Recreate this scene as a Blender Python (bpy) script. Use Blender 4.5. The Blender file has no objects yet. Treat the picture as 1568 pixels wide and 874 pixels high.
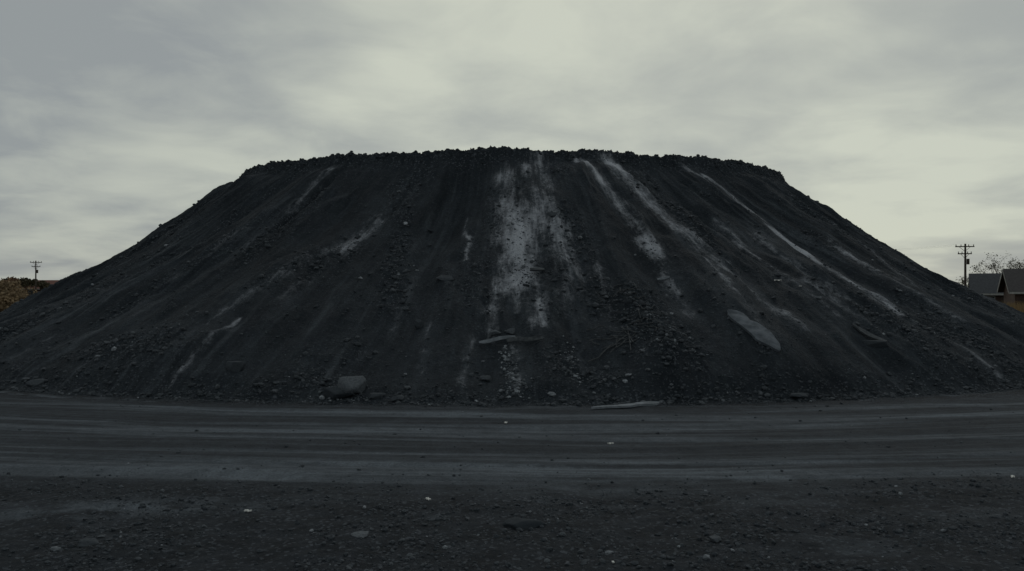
import bpy, math, random
import numpy as np
from mathutils import Vector, Matrix
random.seed(7); rng=np.random.RandomState(11)
scene=bpy.context.scene
scene.view_settings.view_transform='Standard'; scene.view_settings.look='None'
scene.view_settings.exposure=0
_A=rng.rand(256,256)*2*np.pi; _GX=np.cos(_A); _GY=np.sin(_A)
def gn(x,y,seed=0):
    x=np.asarray(x,float)+seed*17.31; y=np.asarray(y,float)+seed*9.73
    xi=np.floor(x).astype(np.int64); yi=np.floor(y).astype(np.int64)
    fx=x-xi; fy=y-yi
    u=fx*fx*fx*(fx*(fx*6-15)+10); v=fy*fy*fy*(fy*(fy*6-15)+10)
    def g(i,j,dx,dy):
        a=(xi+i)&255; b=(yi+j)&255
        return _GX[a,b]*dx+_GY[a,b]*dy
    n00=g(0,0,fx,fy); n10=g(1,0,fx-1,fy); n01=g(0,1,fx,fy-1); n11=g(1,1,fx-1,fy-1)
    return 1.4*((n00*(1-u)+n10*u)*(1-v)+(n01*(1-u)+n11*u)*v)
def fbm(x,y,o=4,seed=0,gain=.5):
    s=0;a=1;t=0
    for i in range(o):
        s=s+a*gn(x,y,seed+i*3.7); t+=a; a*=gain; x=x*2.03; y=y*2.03
    return s/t*1.3
def ss(a,b,x):
    t=np.clip((x-a)/(b-a),0,1); return t*t*(3-2*t)
YC=41.6; H=8.62
def AB(t):
    a=np.where(t<0,13.6*(1+t),13.6+14.4*t); b=np.where(t<0,8.4*(1+t),8.4+12.8*t)
    return a,b
def inv_t(X,Y):
    lo=np.full(X.shape,-1+1e-4); hi=np.full(X.shape,3.0)
    for _ in range(34):
        m=(lo+hi)/2; a,b=AB(m)
        inside=(X/a)**2+((Y-YC)/b)**2<1
        hi=np.where(inside,m,hi); lo=np.where(inside,lo,m)
    return (lo+hi)/2
def phi_of(X,Y,t):
    a,b=AB(t); return np.arctan2(X/a,-(Y-YC)/b)
def segd(X,Y,x0,y0,x1,y1):
    dx,dy=x1-x0,y1-y0; L=dx*dx+dy*dy+1e-9
    k=np.clip(((X-x0)*dx+(Y-y0)*dy)/L,0,1)
    return np.hypot(X-x0-k*dx,Y-y0-k*dy),k
CL=[(-4.1,29,-3.7,25,.45),(3.7,24.8,4.4,22.3,.9),(-5.6,21.8,-4.4,21.1,.6),(-12.5,24.6,-10.5,23.6,.7),(1.9,29.4,2.4,27.5,.5),(6.2,31,6.9,28.6,.5),(-8,31,-9.5,29,.5),(11.5,26,12.8,24,.6),(1.2,22.2,2.6,21.4,.5)]
def rough_mask(X,Y,phi,t):
    m=.8*ss(.03,.5,fbm(phi*8,t*1.8,3,5)+.35*fbm(X*.8,Y*.8,3,9))
    for x0,y0,x1,y1,w in CL:
        d,_=segd(X,Y,x0,y0,x1,y1); m=np.maximum(m,np.exp(-(d/w)**2)*.95)
    m=np.maximum(m,ss(.9,1.0,t)*.8)
    m=np.maximum(m,(1-ss(.02,.07,t))*.9)
    return m
def pile_z(X,Y,t,phi):
    tt=np.clip(t,0,1.2)
    sg=.26+.82*np.sin(phi)**2
    z=np.where(t<0,H,(H-.2)*(1-tt)-sg*np.sin(np.pi*np.clip(tt,0,1)**.82)+.2*(1-ss(.0,.028,t)))
    crest=.15*fbm(phi*7,t*0+1,3,21)+.05*gn(phi*40,t*3,4)
    crest=crest+.12*np.exp(-((X+1)/1.2)**2)*(Y<YC)+.15*np.exp(-((X-3.4)/1.0)**2)*(Y<YC)
    z=z+crest*(1-ss(.0,.25,t))
    fade=ss(.0,.12,t)*(1-ss(.85,1.02,t))
    wx=.25*gn(X*.3,Y*.3,2)+.12*gn(X*.9,Y*.9,3)
    gm=ss(-.3,.4,fbm(phi*5,t*2.4,2,36))
    ridg=1-2*np.abs(fbm(phi*12+wx*1.6,t*1.3,2,34))
    z=z+fade*(.60*fbm(phi*5+.3*t,t*.8,2,31)+.25*fbm(phi*14+wx,t*2.0,3,33)+.20*ridg*(.3+gm)+.07*gm*fbm(phi*55+wx,t*4,2,37)+.012*gm*gn(phi*170+wx*2,t*6,38))
    z=z+fade*(-.5*np.exp(-((phi+.18)/.16)**2))+fade*.35*np.exp(-((phi+.45)/.10)**2)+fade*.28*np.exp(-((phi-.30)/.09)**2)
    rm=rough_mask(X,Y,phi,t)
    z=z+(.024+.075*rm)*fbm(X*4.2,Y*3.6,5,41,.65)
    z=z+.18*rm*np.abs(fbm(X*1.7,Y*1.4,3,43))*(t>-.02)+.07*fade*fbm(X*1.1,Y*.9,3,44)
    z=z+(1-ss(.01,.05,np.abs(t)))*.07*fbm(X*3.2,Y*3.2,4,47,.65)
    toe=ss(.93,1.03,t); z=z*(1-toe)+toe*(.11*fbm(X*1.2,Y*1.2,3,51)-.02-.5*ss(1.0,1.06,t))
    return z
def ground_z(X,Y):
    d=np.hypot(X,Y)
    q=Y-.011*X*X
    z=.05*fbm(X*.12,Y*.12,2,61)*np.exp(-(d/60)**2)
    near=np.exp(-(d/35)**4)
    tr=ss(11.2,12.6,q)*(1-ss(19.2,20.2,q))
    z=z+near*(tr*(.035*gn(X*.03,q*1.9,63)+.016*gn(X*.05,q*4.6,64))+(1-tr)*(.05*fbm(X*.9,Y*.9,4,65)+.022*fbm(X*4,Y*4,3,67,.65))+.008*fbm(X*5,Y*5,3,66)*(1-.5*tr))
    return z
def surf(X,Y):
    X=np.atleast_1d(np.asarray(X,float)); Y=np.atleast_1d(np.asarray(Y,float))
    t=inv_t(X,Y); ph=phi_of(X,Y,t)
    return np.maximum(pile_z(X,Y,t,ph),ground_z(X,Y))
def sz(x,y): return float(surf(x,y)[0])

def raw_mesh(name,v,f,smooth=True):
    n=f.shape[1]
    me=bpy.data.meshes.new(name)
    me.vertices.add(len(v)); me.vertices.foreach_set('co',np.ascontiguousarray(v,dtype=np.float32).ravel())
    me.loops.add(f.size); me.loops.foreach_set('vertex_index',np.ascontiguousarray(f,dtype=np.int32).ravel())
    me.polygons.add(len(f)); me.polygons.foreach_set('loop_start',np.arange(0,f.size,n,dtype=np.int32))
    me.polygons.foreach_set('use_smooth',np.full(len(f),smooth))
    me.update(calc_edges=True); me.validate()
    ob=bpy.data.objects.new(name,me); scene.collection.objects.link(ob); return ob
def mesh_grid(name,X,Y,Z,wrap=False):
    r,c=X.shape
    v=np.stack([X,Y,Z],-1).reshape(-1,3)
    i,j=np.meshgrid(np.arange(r-1),np.arange(c if wrap else c-1),indexing='ij')
    j2=(j+1)%c
    f=np.stack([i*c+j,i*c+j2,(i+1)*c+j2,(i+1)*c+j],-1).reshape(-1,4)
    return raw_mesh(name,v,f)
def fattr(ob,name,val):
    a=ob.data.attributes.new(name,'FLOAT','POINT'); a.data.foreach_set('value',np.ascontiguousarray(val,dtype=np.float32).ravel())

class NT:
    def __init__(s,tree): s.t=tree; s.n=tree.nodes; s.l=tree.links
    def node(s,ty,**k):
        n=s.n.new(ty)
        for a,b in k.items(): setattr(n,a,b)
        return n
    def put(s,sock,v):
        if isinstance(v,bpy.types.NodeSocket): s.l.new(v,sock)
        elif isinstance(v,(tuple,list)) and len(v)==3 and sock.type=='RGBA': sock.default_value=(*v,1)
        else: sock.default_value=v
    def math(s,op,a,b=0.0,clamp=False):
        n=s.node('ShaderNodeMath',operation=op,use_clamp=clamp); s.put(n.inputs[0],a); s.put(n.inputs[1],b); return n.outputs[0]
    def mix(s,f,a,b,mode='MIX'):
        n=s.node('ShaderNodeMix',data_type='RGBA',blend_type=mode); s.put(n.inputs[0],f); s.put(n.inputs[6],a); s.put(n.inputs[7],b); return n.outputs[2]
    def noise(s,vec,scale,detail=4,rough=.5,dist=0):
        n=s.node('ShaderNodeTexNoise'); s.put(n.inputs['Vector'],vec)
        n.inputs['Scale'].default_value=scale; n.inputs['Detail'].default_value=detail; n.inputs['Roughness'].default_value=rough; n.inputs['Distortion'].default_value=dist
        return n.outputs[0]
    def vor(s,vec,scale,out='Distance'):
        n=s.node('ShaderNodeTexVoronoi'); s.put(n.inputs['Vector'],vec); n.inputs['Scale'].default_value=scale; return n.outputs[out]
    def rng(s,v,a,b,c=0.,d=1.):
        n=s.node('ShaderNodeMapRange',interpolation_type='SMOOTHSTEP'); s.put(n.inputs[0],v)
        for i,k in enumerate((a,b,c,d)): n.inputs[i+1].default_value=k
        return n.outputs[0]
    def attr(s,name): return s.node('ShaderNodeAttribute',attribute_name=name).outputs['Fac']
    def pos(s): return s.node('ShaderNodeNewGeometry').outputs['Position']
def new_mat(name):
    m=bpy.data.materials.new(name); m.use_nodes=True; t=NT(m.node_tree); p=t.n['Principled BSDF']
    p.inputs['Roughness'].default_value=.9; p.inputs['Specular IOR Level'].default_value=.15
    return m,t,p
def bump(t,p,h,strength,dist):
    b=t.node('ShaderNodeBump'); b.inputs['Strength'].default_value=strength; b.inputs['Distance'].default_value=dist
    t.put(b.inputs['Height'],h); t.l.new(b.outputs[0],p.inputs['Normal'])
def simple_mat(name,c1,c2,scale=6,rough=.85,bs=.3,bd=.02):
    m,t,p=new_mat(name); P=t.pos(); n=t.noise(P,scale,4,.65)
    t.put(p.inputs['Base Color'],t.mix(t.rng(n,.3,.7),c1,c2)); p.inputs['Roughness'].default_value=rough
    bump(t,p,n,bs,bd); return m

m_coal,t,p=new_mat('coal_slack')
P=t.pos()
su=t.attr('su'); sv=t.attr('sv')
sc1=t.node('ShaderNodeCombineXYZ'); t.put(sc1.inputs[0],su); t.put(sc1.inputs[1],t.math('MULTIPLY',sv,.12))
sc2=t.node('ShaderNodeCombineXYZ'); t.put(sc2.inputs[0],su); t.put(sc2.inputs[1],t.math('MULTIPLY',sv,.40))
run=t.noise(sc1.outputs[0],5,4,.65)
brk=t.noise(sc2.outputs[0],3.0,5,.8)
big=t.rng(t.noise(P,.55,3,.6),.3,.7)
med=t.rng(t.noise(P,5,4,.7),.3,.7)
fine=t.noise(P,34,3,.8)
cell=t.vor(P,20,'Color'); sep=t.node('ShaderNodeSeparateColor'); t.put(sep.inputs[0],cell)
c=t.mix(big,(.026,.0345,.0445),(.045,.057,.071))
c=t.mix(t.math('MULTIPLY',med,.5),c,(.019,.025,.033))
c=t.mix(t.rng(run,.38,.68,0,.55),c,(.013,.0175,.024))
wn=t.math('MULTIPLY',t.attr('wash'),t.rng(brk,.30,.64,.15,1.0))
c=t.mix(t.math('MULTIPLY',wn,1.0,True),c,(.118,.139,.165))
c=t.mix(t.math('MULTIPLY',t.attr('dark'),.65),c,(.011,.0155,.0215))
spk=t.math('MULTIPLY',t.rng(sep.outputs[0],.82,1.0),t.math('ADD',t.math('MULTIPLY',t.attr('rough'),.65),.16))
c=t.mix(spk,c,(.14,.16,.19))
c=t.mix(t.rng(fine,.38,.66,.0,.5),c,(.008,.0115,.0165))
nz=t.math('ADD',t.math('ADD',t.math('MULTIPLY',t.noise(P,6,5,.82),.50),t.math('MULTIPLY',brk,.58)),t.math('MULTIPLY',run,.46))
ashn=t.math('ADD',nz,t.math('MULTIPLY',t.attr('ash'),.46))
ashf=t.math('MULTIPLY',t.rng(ashn,.84,1.32),t.rng(t.attr('ash'),.03,.42))
c=t.mix(t.math('MULTIPLY',ashf,1.0),c,(.41,.44,.50))
t.put(p.inputs['Base Color'],c)
bump(t,p,t.math('ADD',t.noise(P,9,6,.75),t.math('MULTIPLY',sep.outputs[1],.2)),1.0,.12)

ph=np.concatenate([np.linspace(-1.85,1.85,2100),np.linspace(1.85,2*np.pi-1.85,160)[1:-1]])
tr=np.concatenate([np.linspace(-.99,-.12,14),np.linspace(-.11,-.022,16),np.linspace(-.02,.06,46),np.linspace(.063,1.06,340)])
PH,T=np.meshgrid(ph,tr); a,b=AB(T)
X=a*np.sin(PH); Y=YC-b*np.cos(PH); PHW=np.arctan2(np.sin(PH),np.cos(PH))
Z=pile_z(X,Y,T,PHW)
pile=mesh_grid('coal_pile',X,Y,Z,wrap=True)
wx=.25*gn(X*.3,Y*.3,2)
fl=fbm(PHW*50+wx,T*2.2,3,71); fl2=fbm(PHW*120+wx,T*3.5,3,73)
front=(np.abs(PHW)<1.9)*ss(.03,.1,T)
side=.5+.5*ss(.2,.5,np.abs(PHW))
wash=np.clip(ss(.05,.65,fl)*.7+ss(.15,.75,fl2)*.45,0,1)*ss(-.35,.35,fbm(PHW*4,T*2,3,75)+.1)*front*side
ST=[
(-.25,31.9,.1,29.4,.28,.75,.9),(.05,29.6,.35,27.8,.40,1.0,1.25),(.35,27.9,.2,25.6,.34,1.35,1.2),(.2,25.8,.15,24.6,.14,1.15,.7),
(-.15,30.6,-.1,29.6,.35,.85,.75),(.9,29.2,1.6,28.2,.4,.85,.7),(.6,31,1.5,29.2,.3,.6,.6),(1.5,29.0,1.9,26.3,.36,.8,.6),(1.9,26.3,1.5,24.4,.22,.55,.4),
(.65,26.4,.75,24.0,.28,.55,.7),(.75,24.9,.85,23.7,.09,1.1,.9),(-.3,26,-.5,25,.22,.7,.5),(-.55,24.8,-.7,23.4,.2,.6,.4),(.5,32.4,.6,31.3,.2,.6,.4),(1.1,33,1.4,30.5,.3,.55,.4),(.0,23,.15,21.2,.13,.5,.5),
(-1.72,30.2,-1.66,28.6,.06,.5,.7),(-1.64,28.7,-1.55,27.2,.07,1.0,.75),(-2.4,24,-2.6,21.3,.12,.38,.33),(-1.2,23.4,-1.35,21.2,.12,.48,.33),(2.9,26.5,3.0,23,.15,.45,.28),
(2.75,32.9,3.7,31.2,.15,1.25,.95),(3.6,31.6,4.6,28.4,.17,.62,.55),(4.55,28.3,4.95,27.2,.15,1.4,1.25),(4.95,27.2,5.4,24.2,.2,.5,.38),(3.9,30.8,4.4,29.3,.2,.6,.5),
(4.05,33.1,4.5,32.0,.19,1.35,1.05),(4.4,32.3,5.6,29.4,.22,.85,.75),(5.6,29.4,7.3,27.4,.15,.65,.52),(5.9,28.9,8.7,24.0,.2,.58,.42),(6.5,27,7.5,23,.16,.48,.38),
(7.4,34,8.1,33.3,.16,.6,.5),(8.1,33.6,9.0,32.9,.13,1.0,.8),(9.1,32.9,9.9,32.1,.13,.95,.65),(10.3,31.4,11.0,30.2,.19,1.25,1.3),(11.0,30.2,12.1,28.4,.15,.85,1.15),(12.0,28.6,12.9,26.5,.2,1.25,.8),(12.9,26.5,14.6,24.2,.14,.62,.52),
(9,30,11.3,26.2,.16,.56,.42),(7.8,30.5,10.2,25.2,.14,.52,.42),(12.5,31.5,15.4,27.4,.18,.56,.42),(13.2,33,15.6,29,.14,.46,.36),(9.8,27,11.2,24.8,.16,.56,.36),
(-7.5,33.6,-8.9,31.5,.18,.5,.45),(-8.9,31.5,-10.6,29,.18,.33,.25),(-5.0,30.2,-6.1,28.4,.24,.55,.5),(-6.1,28.6,-8.35,25.4,.19,.44,.44),(-8.1,25.9,-9.9,23.4,.16,.4,.3),(-6.3,27.6,-7.3,25.2,.16,.38,.3),
(-8.3,24.5,-8.9,23.2,.06,.7,.55),(-8.9,23.2,-9.4,22.0,.08,.4,.4),(-4.6,31.6,-5.3,30,.25,.33,.38),(-11,28.4,-13.2,25,.18,.33,.28),(-10,31,-13.5,27,.16,.3,.25),(-13,29.5,-16,25.5,.18,.3,.25),(-3.2,28,-3.6,24,.2,.3,.25)]
ash=np.zeros_like(X)
wob=.24*fbm(PHW*18,T*7,4,77,.6)
m=(T>0)&(np.abs(PHW)<1.6)
Xm,Ym,wm=X[m],Y[m],wob[m]; am=np.zeros_like(Xm)
for x0,y0,x1,y1,w_,s0,s1 in ST:
    d,k=segd(Xm+wm,Ym,x0,y0,x1,y1); am=np.maximum(am,(s0+(s1-s0)*k)*np.exp(-(d/(w_*1.8))**1.4))
ash[m]=am*(.85+.5*fbm(PHW[m]*16,T[m]*9,3,78))
fattr(pile,'ash',ash); fattr(pile,'wash',np.clip(wash+.6*np.clip(ash,0,.7),0,1)); fattr(pile,'dark',ss(.0,.6,fbm(PHW*14+wx,T*1.8,3,79))*front)
fattr(pile,'rough',rough_mask(X,Y,PHW,T)); fattr(pile,'su',PHW*22+wx*.6); fattr(pile,'sv',T*14)
pile.data.materials.append(m_coal)

def axis(lo,hi,step,far,g=1.12):
    c=list(np.arange(lo,hi,step)); s=step;v=c[-1]
    while v<far: s*=g; v+=s; c.append(v)
    s=step;v=c[0];l=[]
    while v>-far: s*=g; v-=s; l.append(v)
    return np.array(l[::-1]+c)
gx=axis(-16,16,.06,3500); gy=axis(6.5,25,.045,3500)
GX2,GY2=np.meshgrid(gx,gy); GZ=ground_z(GX2,GY2)
ground=mesh_grid('ground',GX2,GY2,GZ)
q=GY2-.011*GX2**2
trk=ss(11.2,12.6,q+.7*fbm(GX2*.3,GY2*.6,3,81))*(1-ss(19.4,20.6,q))
q1=q+.18*gn(GX2*.13,q*.3,82)+.05*gn(GX2*.5,q,95); q2=GY2-.005*GX2**2+.035*GX2+.2*gn(GX2*.08,GY2*.1,86)
l1=gn(GX2*.06,q1*.8,83)+.6*gn(GX2*.12,q1*2.2,84)+.6*gn(GX2*.18,q1*6,85)*ss(-.4,.3,gn(GX2*.2,q*.5,96))+.25*gn(GX2*.3,q1*13,88)
l2=gn(GX2*.05,q2*1.2,92)+.7*gn(GX2*.1,q2*4,93)+.35*gn(GX2*.25,q2*10,94)
lines=ss(-.05,.65,l1)*.62+ss(.0,.75,l2)*.52
dust=trk*(.20+1.2*lines)*(.85+.4*fbm(GX2*.5,GY2*1.2,4,97))
patch=(1-trk)*ss(.2,.65,fbm(GX2*.35,GY2*.8,4,87))*.32
def blob(x,y,rx,ry,s): return s*np.exp(-(((GX2-x)/rx)**2+((GY2-y)/ry)**2))*ss(-.5,.3,fbm(GX2*1.5,GY2*2.5,3,89))
for bb in[(-4.9,11.0,1.3,.35,1.05),(-.8,10.5,.22,.15,1.3),(3.3,9.1,.25,.14,1.0),(-3.9,12.6,.7,.25,.9),(-6.3,10.6,1.0,.3,.6),(1,12,1.6,.3,.5),(4.2,12.6,1.4,.3,.6),(6,10.5,1.0,.3,.3)]: patch=patch+blob(*bb)
ed=np.zeros_like(GX2)
for x0,y0,x1,y1,w_,s_ in[(-15,23.2,-12,22.0,.16,1.4),(-12,22.0,-9.5,21.2,.12,1.2),(10.5,21.9,12.4,22.4,.10,.9),(12.6,22.6,15,23.6,.16,1.4),(9,21.3,10.3,21.7,.08,1.3),(6,20.9,7.4,21.0,.1,.9)]:
    d,_=segd(GX2,GY2,x0,y0,x1,y1); ed=np.maximum(ed,s_*np.exp(-(d/w_)**2))
fattr(ground,'dust',np.clip(dust+patch+ed*.8*ss(-.3,.3,fbm(GX2*1.2,GY2*3,3,90)),0,1.6)); fattr(ground,'loose',1-trk)
far=ss(45,60,np.hypot(GX2,(GY2-30)*.9)+5*fbm(GX2*.05,GY2*.05,3,88))
fattr(ground,'field',far)
m_g,t,p=new_mat('gravel_yard')
P=t.pos(); fine=t.noise(P,30,4,.8); med=t.rng(t.noise(P,2.0,5,.72),.32,.7)
c=t.mix(med,(.0085,.0115,.0155),(.023,.029,.038))
dn=t.math('MULTIPLY',t.attr('dust'),t.rng(t.noise(P,3.2,6,.8),.2,.75,.4,1.15))
c=t.mix(t.math('MINIMUM',dn,1.25),c,(.108,.130,.156))
v1=t.vor(P,26,'Color'); sep=t.node('ShaderNodeSeparateColor'); t.put(sep.inputs[0],v1)
c=t.mix(t.math('MULTIPLY',t.rng(sep.outputs[0],.8,1.0),t.math('ADD',t.math('MULTIPLY',t.attr('loose'),.34),.06)),c,(.13,.15,.18))
c=t.mix(t.rng(fine,.4,.66,0,.5),c,(.008,.011,.0155))
fieldc=t.mix(t.rng(t.noise(P,.06,4,.65),.35,.65),(.10,.075,.042),(.17,.13,.08))
c=t.mix(t.attr('field'),c,fieldc)
t.put(p.inputs['Base Color'],c)
bump(t,p,t.math('ADD',t.noise(P,12,6,.75),t.math('MULTIPLY',sep.outputs[1],.2)),.9,.05)
ground.data.materials.append(m_g)

def ico(sub):
    import bmesh
    bm=bmesh.new(); bmesh.ops.create_icosphere(bm,subdivisions=sub,radius=1)
    v=np.array([x.co[:] for x in bm.verts]); f=np.array([[q.index for q in x.verts] for x in bm.faces]); bm.free(); return v,f
IV,IF=ico(1)
m_rock,t,p=new_mat('rubble_stone')
tn=t.attr('tone'); P=t.pos()
c=t.mix(tn,(.016,.0215,.028),(.34,.375,.42)); c=t.mix(t.rng(t.noise(P,22,4,.75),.35,.7,0,.65),c,(.020,.026,.033))
t.put(p.inputs['Base Color'],c); bump(t,p,t.noise(P,25,4,.7),.5,.02)
def rocks(name,xs,ys,size,tone,sink=.2):
    n=len(xs); zs=surf(xs,ys)
    r=(.72+.5*rng.rand(n,len(IV)))[:,:,None]
    sc=np.stack([.8+.5*rng.rand(n),.6+.4*rng.rand(n),.45+.35*rng.rand(n)],-1)[:,None,:]
    v=IV[None]*r*sc*size[:,None,None]
    tl=(rng.rand(n)-.5)*1.2; c,s=np.cos(tl)[:,None],np.sin(tl)[:,None]
    v=np.stack([v[:,:,0],v[:,:,1]*c-v[:,:,2]*s,v[:,:,1]*s+v[:,:,2]*c],-1)
    an=rng.rand(n)*6.283; c,s=np.cos(an)[:,None],np.sin(an)[:,None]
    v=np.stack([v[:,:,0]*c-v[:,:,1]*s,v[:,:,0]*s+v[:,:,1]*c,v[:,:,2]],-1)
    v+=np.stack([xs,ys,zs+size*sink],-1)[:,None,:]
    f=(IF[None]+(np.arange(n)*len(IV))[:,None,None]).reshape(-1,3)
    ob=raw_mesh(name,v.reshape(-1,3),f,False); fattr(ob,'tone',np.repeat(tone,len(IV))); ob.data.materials.append(m_rock); return ob
def tones(n,light=.03,base=.03):
    tt=base+.14*rng.rand(n)**2; k=rng.rand(n)<light; tt[k]=.2+.6*rng.rand(k.sum())**2; return tt
N=420000
cp=(rng.rand(N)*2-1)*1.75; ct=np.sqrt(rng.rand(N))*1.02-.01
a,b=AB(ct); cx=a*np.sin(cp); cy=YC-b*np.cos(cp)
pr=rough_mask(cx,cy,cp,ct)**1.5*.38+.02
k=rng.rand(N)<pr; cx,cy=cx[k],cy[k]
rocks('rock_rubble',cx,cy,.015+.018*rng.pareto(2.2,len(cx)).clip(0,5),tones(len(cx),.03,.07))
xs=[];ys=[]
for x0,y0,x1,y1,w_,n in[(-.2,23.0,.1,20.9,.10,260),(.1,21.6,.2,20.8,.2,60),(1.6,23.2,1.7,21.3,.12,110),(.1,30,.4,26,.4,160),(4.6,28.4,5,27,.15,50),(11.8,29,12.9,26.5,.2,60),(-3.9,28,-3.8,26,.4,30),(4,24.5,4.4,22,.6,90),(-5.5,21.4,-3.5,20.9,.3,60)]:
    k=rng.rand(n); xs.append(x0+(x1-x0)*k+rng.randn(n)*w_); ys.append(y0+(y1-y0)*k+rng.randn(n)*w_*.6)
xs=np.concatenate(xs);ys=np.concatenate(ys); n=len(xs)
rocks('pale_stones',xs,ys,.018+.022*rng.pareto(2.5,n).clip(0,2.5),.14+.65*rng.rand(n)**1.5)
N=70000
yy=7.5+rng.rand(N)**1.3*14; xx=(rng.rand(N)*2-1)*.68*yy
qv=yy-.011*xx**2; onr=ss(11,12.8,qv)*(1-ss(19.7,20.5,qv))
k=rng.rand(N)<(1-.94*onr)*ss(-.45,.4,fbm(xx*.6,yy*.9,3,91)); xx,yy=xx[k],yy[k]
rocks('gravel',xx,yy,(.005+.0075*rng.pareto(2.1,len(xx)).clip(0,5)),tones(len(xx),.05,.06))
cp=(rng.rand(1700)*2-1)*1.7; ct=rng.randn(1700)*.012
a,b=AB(ct); rocks('crest_rubble',a*np.sin(cp),YC-b*np.cos(cp),.02+.03*rng.pareto(2.5,1700).clip(0,2.0),tones(1700,.0))

BV,BFc=ico(4)
def boulder(name,x,y,sx,sy,szz,tone,rz=0,rx=0,seed=0,lift=.25,planes=11):
    R=np.random.RandomState(seed+100); nrm=R.randn(planes,3); nrm/=np.linalg.norm(nrm,axis=1)[:,None]; nrm=np.vstack([nrm,[[0,0,1],[0,-.8,.6],[0,0,-1]]])
    dist=.55+.4*R.rand(len(nrm)); dp=BV@nrm.T; r=np.min(np.where(dp>.05,dist/np.maximum(dp,.05),9),1).clip(0,1.15)
    r=r*(1+.05*fbm(BV[:,0]*3+seed,BV[:,1]*3+BV[:,2]*2,4,seed))
    v=BV*r[:,None]*np.array([sx,sy,szz])
    M=Matrix.Rotation(rz,3,'Z')@Matrix.Rotation(rx,3,'X'); v=v@np.array(M).T
    v+=np.array([x,y,sz(x,y)+szz*lift])
    ob=raw_mesh(name,v,BFc,True); fattr(ob,'tone',np.full(len(v),tone)); ob.data.materials.append(m_rock); return ob
for i,(x,y,sx,sy,s3,tn_,rz,rx,lf) in enumerate([(-4.15,21.25,.40,.32,.38,.25,.5,-.3,.5),(-4.55,21.15,.42,.32,.24,.08,-.3,0,.3),(-3.60,21.0,.20,.17,.15,.10,.2,0,.25),(-2.95,20.8,.20,.15,.12,.10,.9,0,.25),
 (-.70,21.75,.18,.14,.12,.16,.3,0,.5),(-7.7,22.35,.26,.16,.26,.09,-.5,0,.3),(-.50,23.55,.17,.12,.10,.24,.1,0,.6),(-.02,23.55,.17,.12,.10,.20,-.1,0,.6),(-3.92,29.5,.09,.08,.08,.95,.1,0,.6),(-2.8,24,.10,.08,.20,.10,.1,0,.5),
 (-14.0,23.7,.28,.2,.16,.14,.1,0,.3),(-3.0,29.6,.11,.09,.08,.05,.1,0,.5),(.12,10.1,.34,.2,.10,.02,.1,0,.1),(-1.8,9.6,.12,.09,.03,.26,.4,0,.4),(-5.2,9.15,.06,.05,.03,.4,.4,0,.4),(2.4,9.5,.09,.07,.04,.14,.4,0,.4),
 (-4.9,9.3,.12,.09,.05,.10,.4,0,.4),(10.9,24.1,.34,.12,.16,.10,-.6,.3,.3),(2.55,24.6,.12,.10,.10,.12,.1,0,.5),(9.9,25.9,.10,.08,.07,.3,.1,0,.5),(-2.2,26.2,.40,.18,.07,.10,.1,.5,.2),(7.6,21.4,.25,.18,.12,.08,.1,0,.3),(-8.8,29,.16,.12,.1,.08,.3,0,.4),(1.45,29,.2,.15,.12,.12,.2,0,.4)]):
    boulder('boulder',x,y,sx,sy,s3,tn_,rz,rx,i+1,lf)
m_white,t,p=new_mat('white_plastic_scrap'); t.put(p.inputs['Base Color'],t.mix(t.rng(t.noise(t.pos(),30,3,.6),.35,.65),(.40,.41,.41),(.70,.71,.70))); p.inputs['Roughness'].default_value=.6
def scrap(x,y,s,rz,seed):
    R=random.Random(seed); n=6; z0=sz(x,y)+.008; V=[]
    for k in range(2):
        for j in range(n):
            for i in range(n):
                u_=(i/(n-1)-.5)*2*s*(1+.2*R.random()); v_=(j/(n-1)-.5)*1.0*s
                V.append((x+u_*math.cos(rz)-v_*math.sin(rz),y+u_*math.sin(rz)+v_*math.cos(rz),z0+s*.35*abs(math.sin(i*1.1+j*.8+seed))+.012*k))
    F=[]
    for k in(0,1):
        for j in range(n-1):
            for i in range(n-1):
                o=k*n*n+j*n+i; F.append((o,o+1,o+n+1,o+n))
    per=[i for i in range(n)]+[j*n+n-1 for j in range(1,n)]+[(n-1)*n+i for i in range(n-2,-1,-1)]+[j*n for j in range(n-2,0,-1)]
    for a_,b_ in zip(per,per[1:]+per[:1]): F.append((a_,b_,b_+n*n,a_+n*n))
    me=bpy.data.meshes.new('plastic_scrap'); me.from_pydata(V,[],F); ob=bpy.data.objects.new('plastic_scrap',me); scene.collection.objects.link(ob); me.materials.append(m_white)
for i,(x,y,s) in enumerate([(8.9,26.9,.11),(9.55,26.6,.05),(-.14,17.9,.055),(-1.17,11.2,.045),(-3.5,10.65,.045),(1.9,15.5,.05),(7.85,12.6,.05),(1.1,8.75,.02)]): scrap(x,y,s,i*.7,i)

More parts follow.
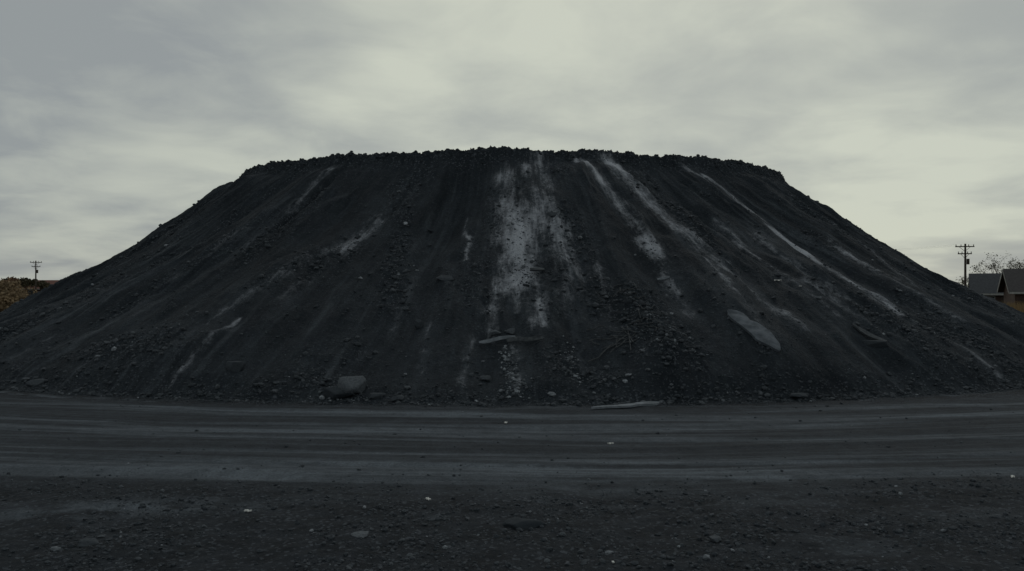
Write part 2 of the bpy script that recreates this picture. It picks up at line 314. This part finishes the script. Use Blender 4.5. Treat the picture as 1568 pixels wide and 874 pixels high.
m_slab=simple_mat('flat_grey_stone',(.055,.066,.080),(.12,.136,.16),3,.85,.6,.03)
m_board=simple_mat('grey_weathered_board',(.033,.038,.045),(.080,.09,.10),7,.85,.5,.02)
m_bpale=simple_mat('pale_weathered_board',(.085,.10,.115),(.17,.19,.22),5,.85,.5,.02)
def sheet(name,path,widths,th,mat,lift=.04,tilt=0.0,seed=0,jag=.1):
    R=random.Random(seed); n=len(path); V=[];F=[]
    P=[Vector((x,y,sz(x,y)+lift+l)) for x,y,l in path]
    for it in range(2): P=[P[0]]+[(P[i-1]+P[i]*2+P[i+1])/4 for i in range(1,n-1)]+[P[-1]]
    for i in range(n):
        d=(P[min(i+1,n-1)]-P[max(i-1,0)]).normalized()
        x,y=P[i].x,P[i].y; e_=.3
        nr=Vector((-(sz(x+e_,y)-sz(x-e_,y))/(2*e_),-(sz(x,y+e_)-sz(x,y-e_))/(2*e_),1)).normalized()
        sd=d.cross(nr).normalized(); sd.rotate(Matrix.Rotation(tilt,3,d)); up=sd.cross(d).normalized()
        w_=widths[i]/2; l_=w_*R.uniform(1-jag,1+jag); r_=w_*R.uniform(1-jag,1+jag)
        for (a_,b_) in((-l_,0),(r_,0),(r_*.96,th),(r_*.3,th*R.uniform(.95,1.3)),(-l_*.35,th*R.uniform(.95,1.3)),(-l_*.96,th)): V.append(tuple(P[i]+sd*a_+up*b_))
    for i in range(n-1):
        for k in range(6): F.append((i*6+k,i*6+(k+1)%6,i*6+6+(k+1)%6,i*6+6+k))
    F+=[tuple(range(6)),tuple((n-1)*6+k for k in range(5,-1,-1))]
    me=bpy.data.meshes.new(name); me.from_pydata(V,[],F); ob=bpy.data.objects.new(name,me); scene.collection.objects.link(ob); me.materials.append(mat)
    return ob
def lerp(a_,b_,k): return a_+(b_-a_)*k
K=lambda n:[i/(n-1) for i in range(n)]
sheet('bent_board',[(lerp(-.15,.93,k),23.05-.22*k*k,.10+.05*math.sin(k*3.14)) for k in K(10)],[.12]+[.14]*8+[.07],.035,m_board,.05,.7,1)
sheet('bent_board',[(lerp(-.95,.10,k),23.12+.05*k,.10+.02*math.sin(k*3.1)) for k in K(8)],[.05]+[.11]*6+[.08],.035,m_bpale,.05,.6,2)
sheet('broken_board',[(lerp(.58,1.05,k),26.15,.06) for k in(0,.3,.6,1)],[.10,.12,.11,.07],.06,m_board,.05,.3,3)
sheet('broken_board',[(lerp(4.72,5.12,k),26.1-.05*k,.05) for k in(0,.3,.6,1)],[.10,.10,.09,.06],.05,m_bpale,.05,.3,4)
sheet('flat_stone_slab',[(lerp(6.45,7.48,k),lerp(24.0,22.55,k)+.05*math.sin(k*5),.0) for k in K(12)],[.06,.34,.46,.50,.46,.50,.56,.60,.58,.50,.34,.08],.07,m_slab,.03,0,5,.15)
sheet('flat_stone_slab',[(lerp(1.95,3.75,k),lerp(19.75,20.5,k),0) for k in K(12)],[.03,.10,.15,.2,.25,.24,.28,.32,.30,.32,.28,.06],.05,m_bpale,.02,0,6,.2)
sheet('broken_board',[(lerp(10.5,11.2,k),lerp(24.8,24.0,k),.03) for k in K(5)],[.05,.16,.18,.14,.05],.05,m_board,.03,0,7)
def link(name,verts,faces,mat,parent=None,smooth=False):
    me=bpy.data.meshes.new(name); me.from_pydata(verts,[],faces); me.update()
    ob=bpy.data.objects.new(name,me); scene.collection.objects.link(ob); me.materials.append(mat)
    if parent: ob.parent=parent
    return ob
def empty(name,loc,rz=0):
    e=bpy.data.objects.new(name,None); scene.collection.objects.link(e); e.location=loc; e.rotation_euler=(0,0,rz); return e
def boxv(cx,cy,cz,sx,sy,sz_):
    return [(cx+i*sx/2,cy+j*sy/2,cz+k*sz_/2) for i in(-1,1) for j in(-1,1) for k in(-1,1)]
BF=[(0,1,3,2),(4,6,7,5),(0,4,5,1),(2,3,7,6),(0,2,6,4),(1,5,7,3)]
def tube(V,F,p0,p1,r0,r1,n=6):
    p0=Vector(p0);p1=Vector(p1);d=(p1-p0).normalized()
    u=d.orthogonal().normalized(); w_=d.cross(u); o=len(V)
    for (p_,r) in((p0,r0),(p1,r1)):
        for i in range(n):
            an=6.28318*i/n; V.append(tuple(p_+u*(r*math.cos(an))+w_*(r*math.sin(an))))
    for i in range(n): F.append((o+i,o+(i+1)%n,o+n+(i+1)%n,o+n+i))
    F.append(tuple(o+n+i for i in range(n)))
m_stick=simple_mat('dead_branch_wood',(.035,.04,.046),(.085,.092,.10),9)
def stick_bunch(name,x,y,n,rad,L,seed):
    R=random.Random(seed); V=[];F=[]
    for i in range(n):
        px=x+R.gauss(0,rad); py=y+R.gauss(0,rad); an=R.uniform(-.9,.9)+(1.2 if R.random()<.3 else 0); l=L*R.uniform(.4,1.2); pr=None
        for k in range(6):
            s=(k/5-.5)*l; qx=px+s*math.cos(an); qy=py+s*math.sin(an)+.03*math.sin(k*2+i)
            cur=Vector((qx,qy,sz(qx,qy)+.05+.05*R.random()))
            if pr is not None: tube(V,F,pr,cur,.016,.013,5)
            pr=cur
    link(name,V,F,m_stick)
stick_bunch('dead_branches',2.9,22.9,14,.35,.9,5)
stick_bunch('dead_branches',3.9,23.6,10,.4,.5,6)
stick_bunch('dead_branches',3.5,25.0,7,.4,.6,7)

m_pole=simple_mat('weathered_pole_wood',(.035,.030,.026),(.07,.06,.052),4)
m_ins=simple_mat('insulator_ceramic',(.12,.12,.12),(.2,.2,.2),4,.4)
m_wire=simple_mat('wire_metal',(.03,.03,.03),(.05,.05,.05))
def pole(x,y,h,rz):
    e=empty('utility_pole',(x,y,0),rz)
    V=[];F=[]; tube(V,F,(0,0,-.3),(0,0,h),.17,.11,10); link('pole_shaft',V,F,m_pole,e)
    V=[];F=[]
    for zc,L in((h-.35,2.2),(h-1.25,1.6)):
        o=len(V); V+=boxv(0,.16,zc,L,.11,.13); F+=[tuple(i+o for i in f) for f in BF]
        for s in(-1,1): tube(V,F,(s*L*.28,.16,zc-.06),(0,.13,zc-.6),.025,.025,5)
    link('crossarms',V,F,m_pole,e)
    V=[];F=[]
    for zc,L in((h-.35,2.2),(h-1.25,1.6)):
        for s in(-.46,-.2,.2,.46): tube(V,F,(s*L,.16,zc+.06),(s*L,.16,zc+.28),.06,.04,7)
    link('insulators',V,F,m_ins,e)
    V=[];F=[]; tube(V,F,(.3,-.05,h-2.6),(.3,-.05,h-1.9),.17,.17,10); link('transformer',V,F,m_pole,e)
    return e
pole(-99.6,168,8.6,.3); pole(57,101,8.5,-.2)
V=[];F=[]
for s in(-.46,.46):
    a_=Vector((57+s*2.2,101-s*.5,8.4));b_=Vector((20+s*2.2,150-s*.5,8.6)); L=(b_-a_).length; pr=a_
    for i in range(1,17):
        k=i/16; q_=a_.lerp(b_,k)-Vector((0,0,4*L*.012*k*(1-k))); tube(V,F,pr,q_,.005,.005,3); pr=q_
link('power_line',V,F,m_wire)

m_bark=simple_mat('bark',(.035,.03,.027),(.07,.06,.055),8)
def leafmat(name,c1,c2):
    m,t,p=new_mat(name); t.put(p.inputs['Base Color'],t.mix(t.rng(t.noise(t.pos(),1.3,3,.7),.3,.7),c1,c2)); return m
m_tan=leafmat('autumn_leaves',(.13,.10,.065),(.28,.205,.125))
m_dk=leafmat('dark_leaves',(.035,.035,.025),(.075,.065,.04))
m_rust=leafmat('rust_leaves',(.11,.068,.048),(.20,.12,.075))
def tree(name,x,y,h,mat,leaves=2500,lsz=.10,levels=5,spread=.55,bush=False,seed=0,thick=1.0):
    R=random.Random(seed); V=[];F=[];tips=[]
    def grow(p,d,L,r,lv):
        for i in range(3):
            d2=(d+Vector((R.gauss(0,.09),R.gauss(0,.09),R.gauss(.02,.05)))).normalized()
            q_=p+d2*(L/3); r2=r*.88; tube(V,F,p,q_,r,r2,5 if lv>2 else 3); p=q_;d=d2;r=r2
            if lv<=2: tips.append(p.copy())
        if lv==0: return
        for k in range(R.choice((2,3,3))):
            ax=d.orthogonal().normalized(); ax.rotate(Matrix.Rotation(R.uniform(0,6.28),3,d))
            nd=(d+ax*R.uniform(.35,.95)*spread*1.6).normalized()
            grow(p,nd,L*R.uniform(.62,.85),r*.72,lv-1)
    if bush:
        for k in range(9):
            an=R.uniform(0,6.28); d=Vector((math.cos(an)*.7,math.sin(an)*.7,1)).normalized()
            grow(Vector((R.gauss(0,.3),R.gauss(0,.3),-.1)),d,h*.33,.05,levels-2)
    else: grow(Vector((0,0,-.2)),Vector((0,0,1)),h*.30,h*.022*thick,levels)
    e=empty(name,(x,y,0)); link('trunk_and_limbs',V,F,m_bark,e)
    if leaves:
        V=[];F=[]
        for i in range(leaves):
            c_=R.choice(tips)+Vector((R.gauss(0,.25),R.gauss(0,.25),R.gauss(0,.2)))
            a_=Vector((R.gauss(0,1),R.gauss(0,1),R.gauss(0,1))).normalized(); b_=a_.orthogonal().normalized(); s=lsz*R.uniform(.6,1.5); o=len(V)
            V+=[tuple(c_+a_*s),tuple(c_+b_*s*.6),tuple(c_-a_*s),tuple(c_-b_*s*.6)]; F.append((o,o+1,o+2,o+3))
        link('leaves',V,F,mat,e)
    return e
for i,(x,y,h,m) in enumerate([(-45.6,71,5.1,m_tan),(-43.6,69,3.5,m_tan),(-48,74,5.4,m_tan),(-47.5,68,4.6,m_rust),(-42.4,73,2.8,m_tan),(-51,78,4.8,m_tan)]):
    tree('autumn_shrub',x,y,h,m,4200,.12,4,.7,True,40+i)
for i,(x,y,h,m) in enumerate([(-121,200,5.6,m_dk),(-117.5,204,4.4,m_dk),(-126,206,6.0,m_rust),(-131,210,5.2,m_dk)]):
    tree('distant_tree',x,y,h,m,2200,.25,5,.6,False,60+i)
for i,(x,y,h) in enumerate([(67.5,110,7.8),(64.5,114,4.8),(71.5,112,8.1),(76,118,8.0),(83,116,7.4)]):
    tree('bare_tree',x,y,h,m_dk,700,.10,6,.85,False,5+i,2.4)

m_wall=simple_mat('brown_siding',(.045,.032,.029),(.070,.049,.043),3)
m_roof=simple_mat('dark_shingles',(.020,.020,.023),(.036,.035,.038),5)
m_roof2=simple_mat('slate_shingles',(.030,.035,.042),(.048,.054,.063),5)
m_trim=simple_mat('painted_trim',(.20,.21,.21),(.30,.31,.31),5)
m_glass=simple_mat('window_glass',(.02,.025,.03),(.04,.045,.05),2,.15)
m_redroof=simple_mat('red_roof',(.10,.05,.045),(.15,.08,.065),3)
def house(name,x,y,L,D,hw,hr,rz,roof):
    e=empty(name,(x,y,0),rz)
    V=[(-L/2,-D/2,-.2),(L/2,-D/2,-.2),(L/2,D/2,-.2),(-L/2,D/2,-.2),(-L/2,-D/2,hw),(L/2,-D/2,hw),(L/2,D/2,hw),(-L/2,D/2,hw),(-L/2,0,hr-.12),(L/2,0,hr-.12)]
    link('walls',V,[(0,1,5,4),(2,3,7,6),(1,2,6,9,5),(3,0,4,8,7)],m_wall,e)
    o=.5; k=(hr-hw)/(D/2); he=hw-k*o; th=.14
    V=[];F=[]
    for s in(-1,1):
        q0=len(V)
        for zz_ in(0,th):
            V+=[(-L/2-o,s*(D/2+o),he+zz_),(L/2+o,s*(D/2+o),he+zz_),(L/2+o,0,hr+zz_),(-L/2-o,0,hr+zz_)]
        F+=[tuple(q0+i for i in f) for f in((0,1,2,3),(4,5,6,7),(0,1,5,4),(1,2,6,5),(3,0,4,7))]
    link('roof',V,F,roof,e)
    V=[];F=[]
    def bx(*a_):
        q0=len(V); V.extend(boxv(*a_)); F.extend([tuple(i+q0 for i in f) for f in BF])
    bx(0,-D/2-o-.03,he+.02,L+2*o,.05,.2)
    for s in(-1,1):
        q0=len(V)
        for dx in(0,.05):
            V+=[(s*(L/2+o+.01+dx),-D/2-o,he-.1),(s*(L/2+o+.01+dx),0,hr-.1),(s*(L/2+o+.01+dx),D/2+o,he-.1),(s*(L/2+o+.01+dx),D/2+o,he+.14),(s*(L/2+o+.01+dx),0,hr+.15),(s*(L/2+o+.01+dx),-D/2-o,he+.14)]
        F+=[(q0,q0+1,q0+4,q0+5),(q0+1,q0+2,q0+3,q0+4),(q0+6,q0+7,q0+10,q0+11),(q0+7,q0+8,q0+9,q0+10)]
    for wx_ in(-L*.33,L*.1,L*.36):
        bx(wx_,-D/2-.03,hw*.58,1.3,.06,.08+1.1)
    link('trim',V,F,m_trim,e)
    V=[];F=[]
    for wx_ in(-L*.33,L*.1,L*.36): bx(wx_,-D/2-.065,hw*.58,1.1,.03,1.0)
    link('windows',V,F,m_glass,e)
    V=[];F=[]; bx(-L*.12,-D/2-.03,1.0,.95,.06,2.1); link('door',V,F,m_pole,e)
    V=[];F=[]; bx(L*.3,D*.12,hr+.1,.7,.7,1.3); link('chimney',V,F,m_wall,e)
house('brown_house',53.2,77,9.5,9,2.7,4.7,-.45,m_roof)
house('farmhouse',57.5,92,8,7,2.5,4.5,-.5,m_roof2)
house('distant_house',-121,212,12,8,2.8,4.8,.2,m_redroof)
m_gr=leafmat('dry_grass_blades',(.14,.10,.05),(.27,.19,.10))
V=[];F=[];R=random.Random(3)
def tufts(x0,x1,y0,y1,n,h):
    for i in range(n):
        x=R.uniform(x0,x1);y=R.uniform(y0,y1);hh_=h*R.uniform(.5,1.2);a_=R.uniform(0,3.14);dx,dy=.03*math.cos(a_),.03*math.sin(a_);o=len(V);lx,ly=R.gauss(0,.2),R.gauss(0,.2)
        V.extend([(x-dx,y-dy,0),(x+dx,y+dy,0),(x+lx,y+ly,hh_)]);F.append((o,o+1,o+2))
tufts(34,52,56,68,18000,1.7); tufts(-60,-38,60,90,16000,.9)
link('dry_grass',V,F,m_gr)

w=bpy.data.worlds.new('World'); scene.world=w; w.use_nodes=True; t=NT(w.node_tree); bg=t.n['Background']
sky=t.node('ShaderNodeTexSky',sky_type='NISHITA'); sky.sun_disc=False
EL,AZ=math.radians(38),math.radians(15)
sky.sun_elevation=EL; sky.sun_rotation=AZ
tc=t.node('ShaderNodeTexCoord').outputs['Generated']
sp=t.node('ShaderNodeSeparateXYZ'); t.put(sp.inputs[0],tc)
zz=t.math('ADD',t.math('MAXIMUM',sp.outputs[2],0),.16)
cv=t.node('ShaderNodeCombineXYZ'); t.put(cv.inputs[0],t.math('DIVIDE',sp.outputs[0],zz)); t.put(cv.inputs[1],t.math('DIVIDE',sp.outputs[1],zz))
n1=t.noise(cv.outputs[0],.8,3,.5,.2); n2=t.noise(cv.outputs[0],2.2,5,.58,.35)
nn=t.math('ADD',t.math('MULTIPLY',n1,.70),t.math('MULTIPLY',n2,.30))
dt=t.node('ShaderNodeVectorMath',operation='DOT_PRODUCT'); t.put(dt.inputs[0],tc); dt.inputs[1].default_value=Vector((.20,.95,.25)).normalized()
glow=t.rng(dt.outputs['Value'],.76,1.0)
f=t.math('ADD',t.rng(nn,.34,.66,.0,.95),t.math('SUBTRACT',t.math('MULTIPLY',glow,.62),.31),True)
cl=t.mix(f,(2.9,3.13,3.15),(5.7,5.95,5.05))
col=t.mix(.96,sky.outputs[0],cl)
t.put(bg.inputs[0],col); bg.inputs[1].default_value=.1
sun=bpy.data.lights.new('sun','SUN'); sun.energy=.5; sun.angle=math.radians(25); sun.color=(1,.98,.93)
so=bpy.data.objects.new('sun',sun); scene.collection.objects.link(so)
d=Vector((math.sin(AZ)*math.cos(EL),math.cos(AZ)*math.cos(EL),math.sin(EL)))
so.rotation_euler=(-d).to_track_quat('-Z','Y').to_euler()
cam=bpy.data.cameras.new('camera'); co=bpy.data.objects.new('camera',cam); scene.collection.objects.link(co)
cam.sensor_width=36; cam.lens=28.24; cam.clip_end=8000; co.location=(0,0,3); co.rotation_euler=(math.radians(90.14),0,0)
scene.camera=co
